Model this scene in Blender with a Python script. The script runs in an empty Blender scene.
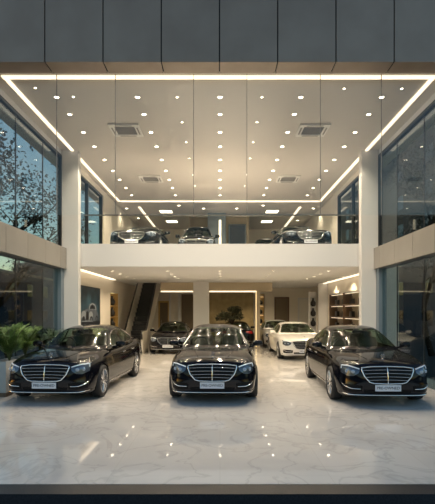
import bpy, bmesh, math, random
from mathutils import Vector, Matrix
from mathutils.bvhtree import BVHTree
random.seed(7)
SC = bpy.context.scene
COL = SC.collection
R = math.radians

# ------------------------------------------------------------------ camera
EYE = 1.8
F = 440.0                                     # focal length in pixels of the 435x504 frame
cam_d = bpy.data.cameras.new('camera')
cam = bpy.data.objects.new('camera', cam_d); COL.objects.link(cam)
cam.location = (0, 0, EYE); cam.rotation_euler = (R(90), 0, 0)
cam_d.sensor_fit = 'AUTO'; cam_d.sensor_width = 36.0
cam_d.lens = F / 504.0 * 36.0
cam_d.shift_x = -2.5 / 504.0
cam_d.shift_y = 59.0 / 504.0
cam_d.clip_end = 400
SC.camera = cam

# ------------------------------------------------------------------ world: dusk sky
W = bpy.data.worlds.new('dusk'); SC.world = W; W.use_nodes = True
wn = W.node_tree.nodes; wl = W.node_tree.links
sky = wn.new('ShaderNodeTexSky'); sky.sky_type = 'NISHITA'
sky.sun_disc = False; sky.sun_elevation = R(4.0); sky.sun_rotation = R(285)
sky.altitude = 0; sky.air_density = 1.0; sky.dust_density = 1.0; sky.ozone_density = 2.0
wl.new(sky.outputs[0], wn['Background'].inputs[0]); wn['Background'].inputs[1].default_value = 0.45

SPOT_W = 150.0          # a ceiling downlight of the tall hall
SPOT_LOW_W = 90.0      # a downlight under the mezzanine
SPOT_UP_W = 62.0       # a downlight at the back of the upper floor
LED = 1.6              # LED cove strips
SC.view_settings.view_transform = 'Standard'
SC.view_settings.look = 'None'
SC.view_settings.gamma = 1.0
SC.view_settings.use_curve_mapping = False
SC.view_settings.exposure = 0.0

# ------------------------------------------------------------------ materials
M = {}
def pmat(name, col, rough=0.5, metal=0.0, spec=0.5, coat=0.0, emit=None, estr=0.0, ior=1.5):
    m = bpy.data.materials.new(name); m.use_nodes = True
    b = m.node_tree.nodes['Principled BSDF']
    b.inputs['Base Color'].default_value = (*col, 1)
    b.inputs['Roughness'].default_value = rough
    b.inputs['Metallic'].default_value = metal
    b.inputs['Specular IOR Level'].default_value = spec
    b.inputs['IOR'].default_value = ior
    b.inputs['Coat Weight'].default_value = coat
    b.inputs['Coat Roughness'].default_value = 0.03
    if emit:
        b.inputs['Emission Color'].default_value = (*emit, 1)
        b.inputs['Emission Strength'].default_value = estr
    M[name] = m
    return m
def noise_var(m, c1, c2, scale=6.0, detail=4.0, lo=0.35, hi=0.65):
    n = m.node_tree.nodes; l = m.node_tree.links
    tc = n.new('ShaderNodeTexCoord'); t = n.new('ShaderNodeTexNoise'); r = n.new('ShaderNodeValToRGB')
    t.inputs['Scale'].default_value = scale; t.inputs['Detail'].default_value = detail
    r.color_ramp.elements[0].position = lo; r.color_ramp.elements[0].color = (*c1, 1)
    r.color_ramp.elements[1].position = hi; r.color_ramp.elements[1].color = (*c2, 1)
    l.new(tc.outputs['Object'], t.inputs['Vector']); l.new(t.outputs[0], r.inputs[0])
    l.new(r.outputs[0], n['Principled BSDF'].inputs['Base Color'])
def glass(name, tint, f0=0.045, rough=0.0, k=1.0):
    m = bpy.data.materials.new(name); m.use_nodes = True
    n = m.node_tree.nodes; l = m.node_tree.links; n.clear()
    out = n.new('ShaderNodeOutputMaterial'); mix = n.new('ShaderNodeMixShader')
    tr = n.new('ShaderNodeBsdfTransparent'); gl = n.new('ShaderNodeBsdfGlossy')
    tr.inputs[0].default_value = (*tint, 1); gl.inputs['Roughness'].default_value = rough
    gl.inputs['Color'].default_value = (1, 1, 1, 1)
    g = n.new('ShaderNodeNewGeometry'); dot = n.new('ShaderNodeVectorMath'); dot.operation = 'DOT_PRODUCT'
    ab = n.new('ShaderNodeMath'); ab.operation = 'ABSOLUTE'
    om = n.new('ShaderNodeMath'); om.operation = 'SUBTRACT'; om.inputs[0].default_value = 1.0
    pw = n.new('ShaderNodeMath'); pw.operation = 'POWER'; pw.inputs[1].default_value = 5.0
    ml = n.new('ShaderNodeMath'); ml.operation = 'MULTIPLY_ADD'; ml.inputs[1].default_value = k * (1 - f0); ml.inputs[2].default_value = f0
    l.new(g.outputs['Incoming'], dot.inputs[0]); l.new(g.outputs['Normal'], dot.inputs[1])
    l.new(dot.outputs['Value'], ab.inputs[0]); l.new(ab.outputs[0], om.inputs[1]); l.new(om.outputs[0], pw.inputs[0])
    l.new(pw.outputs[0], ml.inputs[0]); l.new(ml.outputs[0], mix.inputs[0])
    l.new(tr.outputs[0], mix.inputs[1]); l.new(gl.outputs[0], mix.inputs[2]); l.new(mix.outputs[0], out.inputs[0])
    M[name] = m
    return m
WARM = (1.0, 0.83, 0.61)
pmat('white_paint', (0.66, 0.66, 0.665), 0.55)
pmat('ceiling_white', (0.60, 0.545, 0.475), 0.35)
pmat('wall_cream', (0.78, 0.72, 0.62), 0.5)
pmat('column_white', (0.70, 0.69, 0.675), 0.45)
m = pmat('facade_metal', (0.17, 0.17, 0.175), 0.42, 0.35)
noise_var(m, (0.275, 0.212, 0.172), (0.320, 0.252, 0.206), 1.2, 3)
pmat('seal_grey', (0.30, 0.28, 0.25), 0.5)
pmat('facade_seam', (0.008, 0.008, 0.009), 0.8)
m = pmat('beam_metal', (0.30, 0.285, 0.26), 0.45, 0.2)
noise_var(m, (0.28, 0.265, 0.24), (0.32, 0.30, 0.275), 1.0, 3)
pmat('frame_dark', (0.035, 0.037, 0.04), 0.4, 0.5)
pmat('frame_blue_grey', (0.22, 0.27, 0.32), 0.4, 0.4)
pmat('granite_dark', (0.030, 0.034, 0.045), 0.3)
noise_var(M['granite_dark'], (0.008, 0.010, 0.015), (0.022, 0.025, 0.034), 60, 6)
pmat('granite_black', (0.008, 0.009, 0.012), 0.2)
noise_var(M['granite_black'], (0.006, 0.007, 0.010), (0.02, 0.022, 0.028), 80, 6)
pmat('asphalt', (0.03, 0.032, 0.036), 0.8)
noise_var(M['asphalt'], (0.02, 0.022, 0.025), (0.045, 0.047, 0.05), 9, 8)
pmat('olive_panel', (0.36, 0.28, 0.14), 0.55)
noise_var(M['olive_panel'], (0.36, 0.275, 0.13), (0.46, 0.36, 0.18), 3, 5)
pmat('tan_panel', (0.48, 0.40, 0.28), 0.5)
pmat('brown_panel', (0.16, 0.12, 0.075), 0.45)
pmat('wood_dark', (0.12, 0.075, 0.045), 0.4)
pmat('wood_gold', (0.55, 0.36, 0.12), 0.4)
pmat('dark_item', (0.02, 0.018, 0.017), 0.35)
pmat('red_item', (0.25, 0.03, 0.02), 0.4)
pmat('amber_item', (0.35, 0.20, 0.05), 0.3)
pmat('rail_metal', (0.16, 0.15, 0.13), 0.3, 0.9)
pmat('grille_grey', (0.30, 0.27, 0.23), 0.6)
pmat('diffuser_white', (0.75, 0.72, 0.66), 0.5)
pmat('led_warm', (0.9, 0.8, 0.65), 0.5, emit=(1.0, 0.84, 0.62), estr=LED)
pmat('led_gold', (0.9, 0.7, 0.35), 0.5, emit=(1.0, 0.74, 0.38), estr=1.2)
pmat('led_small', (0.9, 0.8, 0.65), 0.5, emit=(1.0, 0.80, 0.55), estr=1.6)
pmat('lamp_lens', (0.9, 0.85, 0.75), 0.5, emit=(1.0, 0.86, 0.66), estr=14.0)
pmat('lamp_panel', (0.9, 0.85, 0.75), 0.5, emit=(1.0, 0.86, 0.64), estr=5.0)
pmat('escalator_dark', (0.012, 0.011, 0.010), 0.5)
pmat('escalator_side', (0.62, 0.57, 0.48), 0.35, 0.1)
pmat('rubber_black', (0.010, 0.010, 0.011), 0.5)
pmat('planter_white', (0.45, 0.46, 0.46), 0.5)
pmat('kerb_brown', (0.12, 0.085, 0.06), 0.6)
pmat('soil', (0.03, 0.022, 0.015), 0.9)
pmat('palm_leaf', (0.055, 0.12, 0.028), 0.42)
noise_var(M['palm_leaf'], (0.06, 0.13, 0.025), (0.15, 0.24, 0.06), 5, 3)
pmat('shrub_leaf', (0.025, 0.055, 0.02), 0.45)
noise_var(M['shrub_leaf'], (0.015, 0.04, 0.014), (0.04, 0.075, 0.028), 6, 3)
pmat('stem_green', (0.07, 0.09, 0.03), 0.6)
pmat('bark', (0.035, 0.026, 0.018), 0.85, 0, 0.1)
pmat('bonsai_leaf', (0.03, 0.04, 0.014), 0.6)
noise_var(M['bonsai_leaf'], (0.016, 0.022, 0.008), (0.05, 0.05, 0.018), 12, 3)
pmat('tree_leaf', (0.008, 0.014, 0.008), 0.7, 0, 0.08)
pmat('pot_dark', (0.05, 0.045, 0.04), 0.4)
pmat('building_far', (0.05, 0.063, 0.085), 0.7, 0, 0.1)
pmat('far_window', (0.02, 0.03, 0.05), 0.1)
glass('clear_glass', (0.985, 0.99, 0.985), 0.03)
glass('side_glass', (0.64, 0.70, 0.69), 0.03, 0.0, 0.62)
glass('rail_glass', (0.95, 0.97, 0.96), 0.012)
glass('car_glass', (0.44, 0.53, 0.43), 0.022, 0.09, 0.5)
pmat('blue_window', (0.05, 0.075, 0.115), 0.15)
# marble floor
m = pmat('marble', (0.6, 0.58, 0.56), 0.035, 0, 0.75)
n = m.node_tree.nodes; l = m.node_tree.links
tc = n.new('ShaderNodeTexCoord'); mp = n.new('ShaderNodeMapping'); mp.inputs['Scale'].default_value = (1, 1, 1)
n1 = n.new('ShaderNodeTexNoise'); n1.inputs['Scale'].default_value = 1.1; n1.inputs['Detail'].default_value = 7; n1.inputs['Distortion'].default_value = 1.6
v1 = n.new('ShaderNodeMath'); v1.operation = 'SUBTRACT'; v1.inputs[1].default_value = 0.5
v2 = n.new('ShaderNodeMath'); v2.operation = 'ABSOLUTE'
rp = n.new('ShaderNodeValToRGB')
rp.color_ramp.elements[0].position = 0.0; rp.color_ramp.elements[0].color = (0.50, 0.49, 0.475, 1)
rp.color_ramp.elements[1].position = 0.03; rp.color_ramp.elements[1].color = (0.60, 0.585, 0.565, 1)
n2 = n.new('ShaderNodeTexNoise'); n2.inputs['Scale'].default_value = 0.8; n2.inputs['Detail'].default_value = 4
rp2 = n.new('ShaderNodeValToRGB')
rp2.color_ramp.elements[0].position = 0.3; rp2.color_ramp.elements[0].color = (0.86, 0.86, 0.86, 1)
rp2.color_ramp.elements[1].position = 0.7; rp2.color_ramp.elements[1].color = (1, 1, 1, 1)
br = n.new('ShaderNodeTexBrick'); br.offset = 0.0
br.inputs['Color1'].default_value = (1, 1, 1, 1); br.inputs['Color2'].default_value = (0.97, 0.97, 0.97, 1)
br.inputs['Mortar'].default_value = (0.90, 0.89, 0.88, 1); br.inputs['Scale'].default_value = 1.0
br.inputs['Mortar Size'].default_value = 0.004; br.inputs['Brick Width'].default_value = 1.2; br.inputs['Row Height'].default_value = 1.2
x1 = n.new('ShaderNodeMix'); x1.data_type = 'RGBA'; x1.blend_type = 'MULTIPLY'; x1.inputs[0].default_value = 1
x2 = n.new('ShaderNodeMix'); x2.data_type = 'RGBA'; x2.blend_type = 'MULTIPLY'; x2.inputs[0].default_value = 1
l.new(tc.outputs['Object'], mp.inputs[0])
for t in (n1, n2, br): l.new(mp.outputs[0], t.inputs['Vector'])
l.new(n1.outputs[0], v1.inputs[0]); l.new(v1.outputs[0], v2.inputs[0]); l.new(v2.outputs[0], rp.inputs[0])
l.new(n2.outputs[0], rp2.inputs[0])
l.new(rp.outputs[0], x1.inputs[6]); l.new(rp2.outputs[0], x1.inputs[7])
l.new(x1.outputs[2], x2.inputs[6]); l.new(br.outputs[0], x2.inputs[7])
l.new(x2.outputs[2], n['Principled BSDF'].inputs['Base Color'])
# car materials
pmat('paint_black', (0.003, 0.0035, 0.006), 0.07, 0, 0.36)
pmat('paint_white', (0.72, 0.71, 0.69), 0.3, 0, 0.5, coat=1.0)
pmat('paint_silver', (0.50, 0.50, 0.50), 0.3, 0.3, 0.5, coat=1.0)
pmat('chrome', (0.80, 0.80, 0.80), 0.10, 1.0)
pmat('grille_black', (0.005, 0.005, 0.006), 0.4, 0, 0.15)
pmat('chrome_dark', (0.42, 0.42, 0.43), 0.15, 1.0)
pmat('tyre', (0.012, 0.012, 0.013), 0.7)
pmat('rim_silver', (0.55, 0.55, 0.56), 0.25, 0.9)
pmat('lamp_housing', (0.11, 0.135, 0.17), 0.15, 0.6)
pmat('lamp_clear', (0.72, 0.78, 0.88), 0.3, 0.1)
pmat('lamp_dark', (0.35, 0.40, 0.48), 0.08, 0.5)
pmat('lamp_red', (0.30, 0.006, 0.005), 0.12)
pmat('plate_white', (0.62, 0.64, 0.70), 0.35)
pmat('plate_ink', (0.02, 0.02, 0.03), 0.5)
pmat('leather', (0.16, 0.15, 0.12), 0.5)

# ------------------------------------------------------------------ mesh helpers
class MB:
    def __init__(s): s.v = []; s.f = []; s.m = []
    def add(s, vs, fs, mi=0):
        o = len(s.v); s.v += [tuple(p) for p in vs]
        for f in fs: s.f.append([o + i for i in f]); s.m.append(mi)
    def box(s, x0, x1, y0, y1, z0, z1, mi=0):
        s.add([(x0,y0,z0),(x1,y0,z0),(x1,y1,z0),(x0,y1,z0),(x0,y0,z1),(x1,y0,z1),(x1,y1,z1),(x0,y1,z1)],
              [(3,2,1,0),(4,5,6,7),(0,1,5,4),(1,2,6,5),(2,3,7,6),(3,0,4,7)], mi)
    def tube(s, pts, r, n=8, mi=0, closed=False):
        pts = [Vector(p) for p in pts]; k = len(pts); vs = []
        rr = r if isinstance(r, (list, tuple)) else [r] * k
        up = Vector((0.13, 0.21, 0.97))
        for i, p in enumerate(pts):
            a = pts[(i - 1) % k] if (closed or i > 0) else p
            b = pts[(i + 1) % k] if (closed or i < k - 1) else p
            d = (b - a)
            if d.length < 1e-9: d = Vector((0, 0, 1))
            d.normalize()
            e = d.cross(up)
            if e.length < 1e-3: e = d.cross(Vector((1, 0, 0)))
            e.normalize(); g = d.cross(e)
            for j in range(n):
                t = 2 * math.pi * j / n
                vs.append(p + (e * math.cos(t) + g * math.sin(t)) * rr[i])
        fs = []
        for i in range(k if closed else k - 1):
            i2 = (i + 1) % k
            for j in range(n):
                j2 = (j + 1) % n
                fs.append((i*n+j, i2*n+j, i2*n+j2, i*n+j2))
        if not closed:
            fs.append(tuple(range(n))); fs.append(tuple((k-1)*n + j for j in reversed(range(n))))
        s.add(vs, fs, mi)
    def lathe(s, prof, c, axis='z', n=24, mi=0, cap=True):
        vs = []; k = len(prof)
        for r, h in prof:
            for j in range(n):
                t = 2*math.pi*j/n; a, b = r*math.cos(t), r*math.sin(t)
                if axis == 'z': p = (c[0]+a, c[1]+b, c[2]+h)
                elif axis == 'x': p = (c[0]+h, c[1]+a, c[2]+b)
                else: p = (c[0]+b, c[1]+h, c[2]+a)
                vs.append(p)
        fs = [(i*n+j, i*n+(j+1)%n, (i+1)*n+(j+1)%n, (i+1)*n+j) for i in range(k-1) for j in range(n)]
        if cap:
            fs.append(tuple(reversed(range(n)))); fs.append(tuple((k-1)*n+j for j in range(n)))
        s.add(vs, fs, mi)
    def grid(s, rows, mi=0, flip=False):
        k = len(rows[0]); vs = [p for r in rows for p in r]; fs = []
        for i in range(len(rows)-1):
            for j in range(k-1):
                q = (i*k+j, i*k+j+1, (i+1)*k+j+1, (i+1)*k+j)
                fs.append(q[::-1] if flip else q)
        s.add(vs, fs, mi)
    def prism(s, poly, off, mi=0):
        k = len(poly); o = Vector(off)
        vs = [Vector(p) for p in poly] + [Vector(p) + o for p in poly]
        fs = [tuple(range(k)), tuple(reversed(range(k, 2*k)))]
        fs += [(i, k+i, k+(i+1)%k, (i+1)%k) for i in range(k)]
        s.add(vs, fs, mi)
    def build(s, name, mats, parent=None, smooth=False, fix=True):
        me = bpy.data.meshes.new(name); me.from_pydata(s.v, [], s.f)
        if not isinstance(mats, (list, tuple)): mats = [mats]
        for mt in mats: me.materials.append(M[mt] if isinstance(mt, str) else mt)
        for p, mi in zip(me.polygons, s.m): p.material_index = mi
        if fix:
            bm = bmesh.new(); bm.from_mesh(me); bmesh.ops.recalc_face_normals(bm, faces=bm.faces[:]); bm.to_mesh(me); bm.free()
        if smooth: me.shade_smooth() if smooth is True else me.set_sharp_from_angle(angle=smooth) if False else me.shade_smooth()
        me.update()
        o = bpy.data.objects.new(name, me); COL.objects.link(o)
        if smooth not in (True, False): me.set_sharp_from_angle(angle=smooth)
        if parent: o.parent = parent
        return o
def tag(o, label=None, cat=None, group=None, kind=None):
    if label: o['label'] = label
    if cat: o['category'] = cat
    if group: o['group'] = group
    if kind: o['kind'] = kind
    return o
def empty(name, loc, rz=0.0):
    o = bpy.data.objects.new(name, None); COL.objects.link(o); o.empty_display_size = 0.2
    o.location = loc; o.rotation_euler = (0, 0, rz); return o
def struct(name, mb, mats, parent=None, smooth=False):
    o = mb.build(name, mats, parent, smooth)
    if not parent: o['kind'] = 'structure'
    return o
def sbox(name, mat, *b):
    mb = MB(); mb.box(*b); return struct(name, mb, mat)
KIDS = {}
def kids(o): return [c for c in bpy.data.objects if c.parent == o]
def copy_tree(o, parent=None, swap=None):
    c = o.copy(); COL.objects.link(c); c.parent = parent
    if swap and c.type == 'MESH':
        for s in c.material_slots:
            if s.material and s.material.name in swap:
                mt = M[swap[s.material.name]]; s.link = 'OBJECT'; s.material = mt
    for ch in kids(o): copy_tree(ch, c, swap)
    return c

# ================================================================== THE SETTING
H = 6.7; XG = 4.85; YF = 9.06; LOW = 3.19; MEZ = 3.9; YM = 13.75; YB = 26.5
# ground, steps, floor
sbox('ground', 'asphalt', -80, 80, -40, 120, -0.75, -0.45)
mb = MB(); mb.box(-9.5, 9.5, 4.58, YF, -0.45, 0.0); mb.box(-5.6, 5.6, YF, YB, -0.45, 0.0)
struct('floor', mb, 'marble')
mb = MB(); mb.box(-9.5, 9.5, 4.33, 4.575, -0.45, -0.002)
struct('trim_1', mb, 'granite_dark')
mb = MB(); mb.box(-9.5, 9.5, 3.7, 4.32, -0.45, -0.12)
struct('trim_2', mb, 'granite_black')
# upper ceiling / roof
sbox('ceiling', 'ceiling_white', -5.6, 5.6, YF + 0.005, YB, H, H + 0.25)
# mezzanine slab with the escalator opening
EX0, EX1, EY0, EY1 = -4.3, -3.1, 21.8, 25.2
mb = MB()
mb.box(-4.30, 4.30, YM, 14.05, LOW, MEZ)
mb.box(-4.9, 5.6, 14.05, EY0, LOW, MEZ); mb.box(-4.9, -4.301, 13.66, 14.05, LOW, MEZ); mb.box(4.301, 5.6, 13.66, 14.05, LOW, MEZ)
mb.box(-4.9, EX0, EY0, EY1, LOW, MEZ); mb.box(EX1, 5.6, EY0, EY1, LOW, MEZ); mb.box(-4.9, 5.6, EY1, YB, LOW, MEZ)
tag(struct('floor_mezzanine', mb, 'white_paint'), 'white edged mezzanine floor slab across the hall', kind='structure')
# columns
for nm, x0, x1 in (('column_left', -4.82, -4.32), ('column_right', 4.31, 4.82)):
    sbox(nm, 'column_white', x0, x1, 13.4, 13.65, 0, H)
sbox('column_middle', 'column_white', -1.30, -0.54, 21.4, 22.1, 0, LOW)
# interior walls
mb = MB()
mb.box(-4.9, -4.75, 13.66, 19.05, 0, LOW); mb.box(-4.9, -4.75, 20.5, YB, 0, LOW); mb.box(-4.9, -4.75, 19.05, 20.5, 2.62, LOW); mb.box(-4.9, -4.75, 19.05, 20.5, 0, 0.5)
mb.box(-5.25, -5.2, 19.0, 20.55, 0.3, 2.8)
mb.box(-4.9, -4.75, 17.95, YB, MEZ, H); mb.box(-4.9, -4.75, 13.66, 17.95, 6.5, H)
struct('wall_left', mb, 'wall_cream')
mb = MB()
mb.box(5.4, 5.55, 13.66, 16.9, 0, LOW); mb.box(5.4, 5.55, 21.8, YB, 0, LOW); mb.box(5.4, 5.55, 16.9, 21.8, 2.62, LOW); mb.box(5.4, 5.55, 16.9, 21.8, 0, 0.4)
mb.box(5.85, 5.9, 16.85, 21.85, 0.2, 2.8)
mb.box(4.83, 5.4, 13.66, 13.8, 0, LOW)
mb.box(4.8, 4.95, 17.95, YB, MEZ, H); mb.box(4.8, 4.95, 13.66, 17.95, 6.5, H)
struct('wall_right', mb, 'wall_cream')
mb = MB(); mb.box(-5.0, 5.9, 26.4, 26.55, 0, H + 0.2)
struct('wall_back', mb, 'wall_cream')
mb = MB(); mb.box(4.92, 5.39, 22.0, 22.15, 0, LOW)
struct('wall_return', mb, 'column_white')
# portal at the back: bulkhead, jamb, olive wall behind it
mb = MB(); mb.box(-2.9, 2.55, 21.45, 21.75, 2.75, LOW)
tag(struct('portal_beam', mb, 'tan_panel'), kind='structure')
mb = MB(); mb.box(1.78, 1.95, 21.4, 21.9, 0, 2.75)
tag(struct('portal_jamb', mb, 'tan_panel'), kind='structure')
mb = MB(); mb.box(-0.95, 2.0, 26.3, 26.39, 0, LOW)
tag(struct('wall_olive_panel', mb, 'olive_panel'), kind='structure')
mb = MB(); mb.box(-2.3, -1.3, 26.3, 26.39, 0, 2.8)
tag(struct('wall_brown_panel', mb, 'brown_panel'), kind='structure')
mb = MB(); mb.box(-2.5, -2.36, 26.25, 26.39, 0, 2.85); mb.box(-3.05, -2.95, 26.25, 26.39, 0, 2.85)
tag(struct('trim_3', mb, 'column_white'), kind='structure')
def door(name, x0, x1, y, z1, leafmat, framemat):
    mb = MB(); mb.box(x0, x1, y - 0.03, y, 0, z1); o = mb.build(name, leafmat); o['kind'] = 'structure'
    f = MB(); f.box(x0 - 0.09, x0, y - 0.06, y, 0, z1 + 0.09); f.box(x1, x1 + 0.09, y - 0.06, y, 0, z1 + 0.09); f.box(x0, x1, y - 0.06, y, z1, z1 + 0.09)
    f.build('door_frame', framemat, o)
    h = MB(); h.tube([(x0 + 0.1, y - 0.07, 0.95), (x0 + 0.1, y - 0.07, 1.25)], 0.014); h.box(x0+.09, x0+.11, y-.07, y-.03, .98, 1.0); h.box(x0+.09, x0+.11, y-.07, y-.03, 1.2, 1.22)
    h.build('door_handle', 'chrome', o)
door('door_1', 3.35, 4.05, 26.38, 2.55, 'brown_panel', 'wood_dark')
door('door_2', -3.6, -3.12, 26.38, 2.3, 'brown_panel', 'wood_gold')
door('door_3', 4.75, 5.3, 26.38, 2.5, 'diffuser_white', 'column_white')
# upper back: middle pier between two blue windows
mb = MB(); mb.box(-0.62, 0.30, 22.0, 22.6, MEZ, H)
tag(struct('column_upper', mb, 'frame_blue_grey'), kind='structure')
for k, (x0, x1, z1) in enumerate(((-1.45, -0.63, 6.1), (0.50, 1.30, 6.25))):
    o = MB(); o.box(x0, x1, 22.9, 22.95, MEZ, z1); w = o.build('window_%d' % (20 + k), 'blue_window'); w['kind'] = 'structure'
    f = MB(); f.box(x0 - .06, x0, 22.86, 22.98, MEZ, z1 + .06); f.box(x1, x1 + .06, 22.86, 22.98, MEZ, z1 + .06); f.box(x0, x1, 22.86, 22.98, z1, z1 + .06)
    f.build('window_frame', 'frame_blue_grey', w)
mb = MB(); mb.box(-1.6, -1.52, 22.86, 23.2, MEZ, H); mb.box(1.38, 1.5, 22.86, 23.2, MEZ, H); mb.box(-1.6, 1.5, 23.0, 23.2, MEZ, H)
tag(struct('wall_core', mb, 'tan_panel'), kind='structure')
# facade fascia: vertical panels and soffit
root = empty('wall_front', (0, 8.66, H)); root['kind'] = 'structure'
P = 58.25 / 440 * 8.66
mb = MB(); mb.box(-9.2, 9.2, 0.03, 0.40, 0.03, 3.2); mb.build('backing', 'facade_seam', root)
for i in range(-8, 8):
    x0 = i * P + 0.012 - 0.01; x1 = (i + 1) * P - 0.012 - 0.01
    a = MB(); a.box(x0, x1, 0.0, 0.03, 0.012, 3.2); a.build('panel', 'facade_metal', root)
    a = MB(); a.box(x0, x1, 0.0, 0.398, 0.0, 0.011); a.build('soffit_panel', 'facade_metal', root)
# side glazing: upper and lower bays, frames, spandrel beams
wi = [1]
def side(sgn):
    tagn = 'left' if sgn < 0 else 'right'
    xs = sorted((sgn * XG, sgn * (XG + 0.02)))
    joints = [8.8, 10.46, 12.06, 13.33]
    for z0, z1, mt in ((0.02, 3.05, 'side_glass'), (3.72, 6.46, 'side_glass')):
        for a, b in zip(joints[:-1], joints[1:]):
            g = MB(); g.box(xs[0], xs[1], a + 0.006, b - 0.006, z0, z1); o = g.build('window_%d' % wi[0], mt); o['kind'] = 'structure'; wi[0] += 1
            s = MB(); s.box(xs[0] - .004, xs[1] + .004, b - 0.012, b + 0.012, z0, z1); s.build('window_frame', 'frame_dark', o)
    # header, jamb posts
    f = MB(); ff = sorted((sgn * (XG - 0.04), sgn * (XG + 0.08)))
    f.box(ff[0], ff[1], 8.7, 13.39, 6.46, 6.54); f.box(ff[0], ff[1], 13.33, 13.39, 3.72, 6.46)
    struct('trim_%d' % (4 if sgn < 0 else 5), f, 'frame_dark')
    f = MB(); ff = sorted((sgn * (XG - 0.10), sgn * (XG + 0.14)))
    f.box(ff[0], ff[1], 13.16, 13.39, 0, 3.08)
    struct('trim_%d' % (6 if sgn < 0 else 7), f, 'frame_blue_grey')
    f = MB(); ff = sorted((sgn * (XG - 0.02), sgn * (XG + 0.3))); f.box(ff[0], ff[1], 8.7, 13.39, 6.54, H)
    struct('wall_%s_head' % tagn, f, 'white_paint')
    r = empty('spandrel_beam_' + tagn, (0, 0, 0)); r['kind'] = 'structure'
    b0, b1 = sorted((sgn * 4.68, sgn * 5.1))
    q = MB(); q.box(b0 + .01, b1, 8.5, 13.385, 3.10, 3.69); q.build('core', 'facade_seam', r)
    ys = [8.5, 9.6, 10.7, 11.8, 12.9, 13.39]
    for a, b in zip(ys[:-1], ys[1:]):
        q = MB(); q.box(b0, b1 + .01, a + .006, b - .006 if b < 13.3 else b, 3.08, 3.71); q.build('panel', 'beam_metal', r)
    # glazed bay behind the column on the upper floor
    g = MB(); g.box(xs[0], xs[1], 13.67, 17.95, MEZ + .02, 6.48); o = g.build('window_%d' % wi[0], 'side_glass'); o['kind'] = 'structure'; wi[0] += 1
    f = MB(); ff = sorted((sgn * (XG - 0.06), sgn * (XG + 0.06)))
    f.box(ff[0], ff[1], 17.86, 17.95, MEZ, 6.5); f.box(ff[0], ff[1], 13.67, 17.86, 6.42, 6.5); f.box(ff[0], ff[1], 15.98, 16.04, MEZ, 6.42); f.build('window_frame', 'frame_dark', o)
side(-1); side(1)
# hung glass of the front
gx = [-4.84, -3.37, -2.16, -0.545, 0.555, 2.07, 3.33, 4.84]
for k in range(7):
    g = MB(); g.box(gx[k] + .0045, gx[k+1] - .0045, 9.075, 9.087, 3.78, H - 0.005)
    o = g.build('window_%d' % (30 + k), 'clear_glass'); o['kind'] = 'structure'
    if k < 6:
        s = MB(); s.box(gx[k+1] - .005, gx[k+1] + .005, 9.07, 9.092, 3.78, H - .005); s.build('window_seal', 'seal_grey', o)

# ================================================================== LIGHT STRIPS
def strip(name, label, boxes, mat='led_warm', group=None):
    mb = MB()
    for b in boxes: mb.box(*b)
    return tag(mb.build(name, mat), label, 'light strip', group)
strip('led_strip', 'long warm light strip along the front edge of the hall ceiling', [(-4.55, 4.5, 9.145, 9.25, H - .03, H - .002)])
strip('led_strip', 'warm ceiling light strip running back above the planter side glazing', [(-4.54, -4.455, 9.26, 19.6, H - .03, H - .002)])
strip('led_strip', 'warm ceiling light strip running back on the side without plants', [(4.42, 4.505, 9.26, 19.6, H - .03, H - .002)])
strip('led_strip', 'cross light strip on the high ceiling above the mezzanine cars', [(-4.43, 4.39, 19.55, 19.68, H - .03, H - .002)])
strip('led_strip', 'light strip on upper floor ceiling behind the sedan near the escalator side', [(-3.85, -3.75, 20.7, 25.5, H - .03, H - .002)])
strip('led_strip', 'light strip on upper floor ceiling behind the sedan with wide chrome grille', [(3.72, 3.82, 20.7, 25.5, H - .03, H - .002)])
strip('led_strip', 'upright light strip on the blue grey pier of the upper floor', [(-0.06, 0.06, 21.97, 21.998, MEZ + .05, H - .35)])
strip('led_strip', 'light strip under the mezzanine above the car poster', [(-4.72, -4.60, 14.2, 19.4, LOW - .03, LOW - .002)])
strip('led_strip', 'light strip under the mezzanine above the lit display shelves', [(5.16, 5.28, 14.4, 22.0, LOW - .03, LOW - .002)])
strip('led_strip', 'golden light line along the lower edge of the portal beam', [(-0.52, 1.77, 21.42, 21.448, 2.72, 2.78)], 'led_small')
strip('led_strip', 'golden upright light line on the portal jamb beside the bonsai', [(1.74, 1.775, 21.41, 21.45, 0.05, 2.715)], 'led_gold')
strip('led_strip', 'short light line on portal beam over the black sedan by the escalator', [(-2.88, -1.32, 21.42, 21.448, 2.72, 2.78)], 'led_small')

# ================================================================== DOWNLIGHTS
def make_downlight(power, cone, rad, col=WARM):
    mb = MB(); mb.lathe([(rad * 1.35, 0.0), (rad * 1.35, -0.008), (rad * 1.05, -0.014), (rad, -0.008), (rad, -0.001)], (0, 0, 0), n=20, cap=False)
    o = mb.build('downlight', 'diffuser_white')
    ln = MB(); ln.lathe([(rad * 0.99, -0.006), (rad * 0.5, -0.0075)], (0, 0, 0), n=20); ln.build('lens', 'lamp_lens', o)
    ld = bpy.data.lights.new('downlight_beam', 'SPOT'); ld.energy = power; ld.spot_size = R(cone); ld.spot_blend = 0.6
    ld.color = col; ld.shadow_soft_size = 0.06
    lo = bpy.data.objects.new('downlight_beam', ld); COL.objects.link(lo); lo.parent = o; lo.location = (0, 0, -0.03)
    return o
ORD = ['first', 'second', 'third', 'fourth', 'fifth', 'sixth', 'seventh', 'eighth', 'ninth', 'tenth']
main = make_downlight(SPOT_W, 120, 0.05); first = [True]
def place(proto, used, x, y, z, label, group):
    o = proto if not used[0] else copy_tree(proto)
    used[0] = True
    o.location = (x, y, z); tag(o, label, 'downlight', group)
rows = [10.07, 10.95, 12.05, 13.1, 14.25, 15.35, 16.4, 17.5, 18.6]
colnm = ['in column nearest the planter glazing', 'in column between planter side and centre', 'in the centre column', 'in column between centre and far side', 'in column nearest the plantless glazing']
used = [False]
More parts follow.
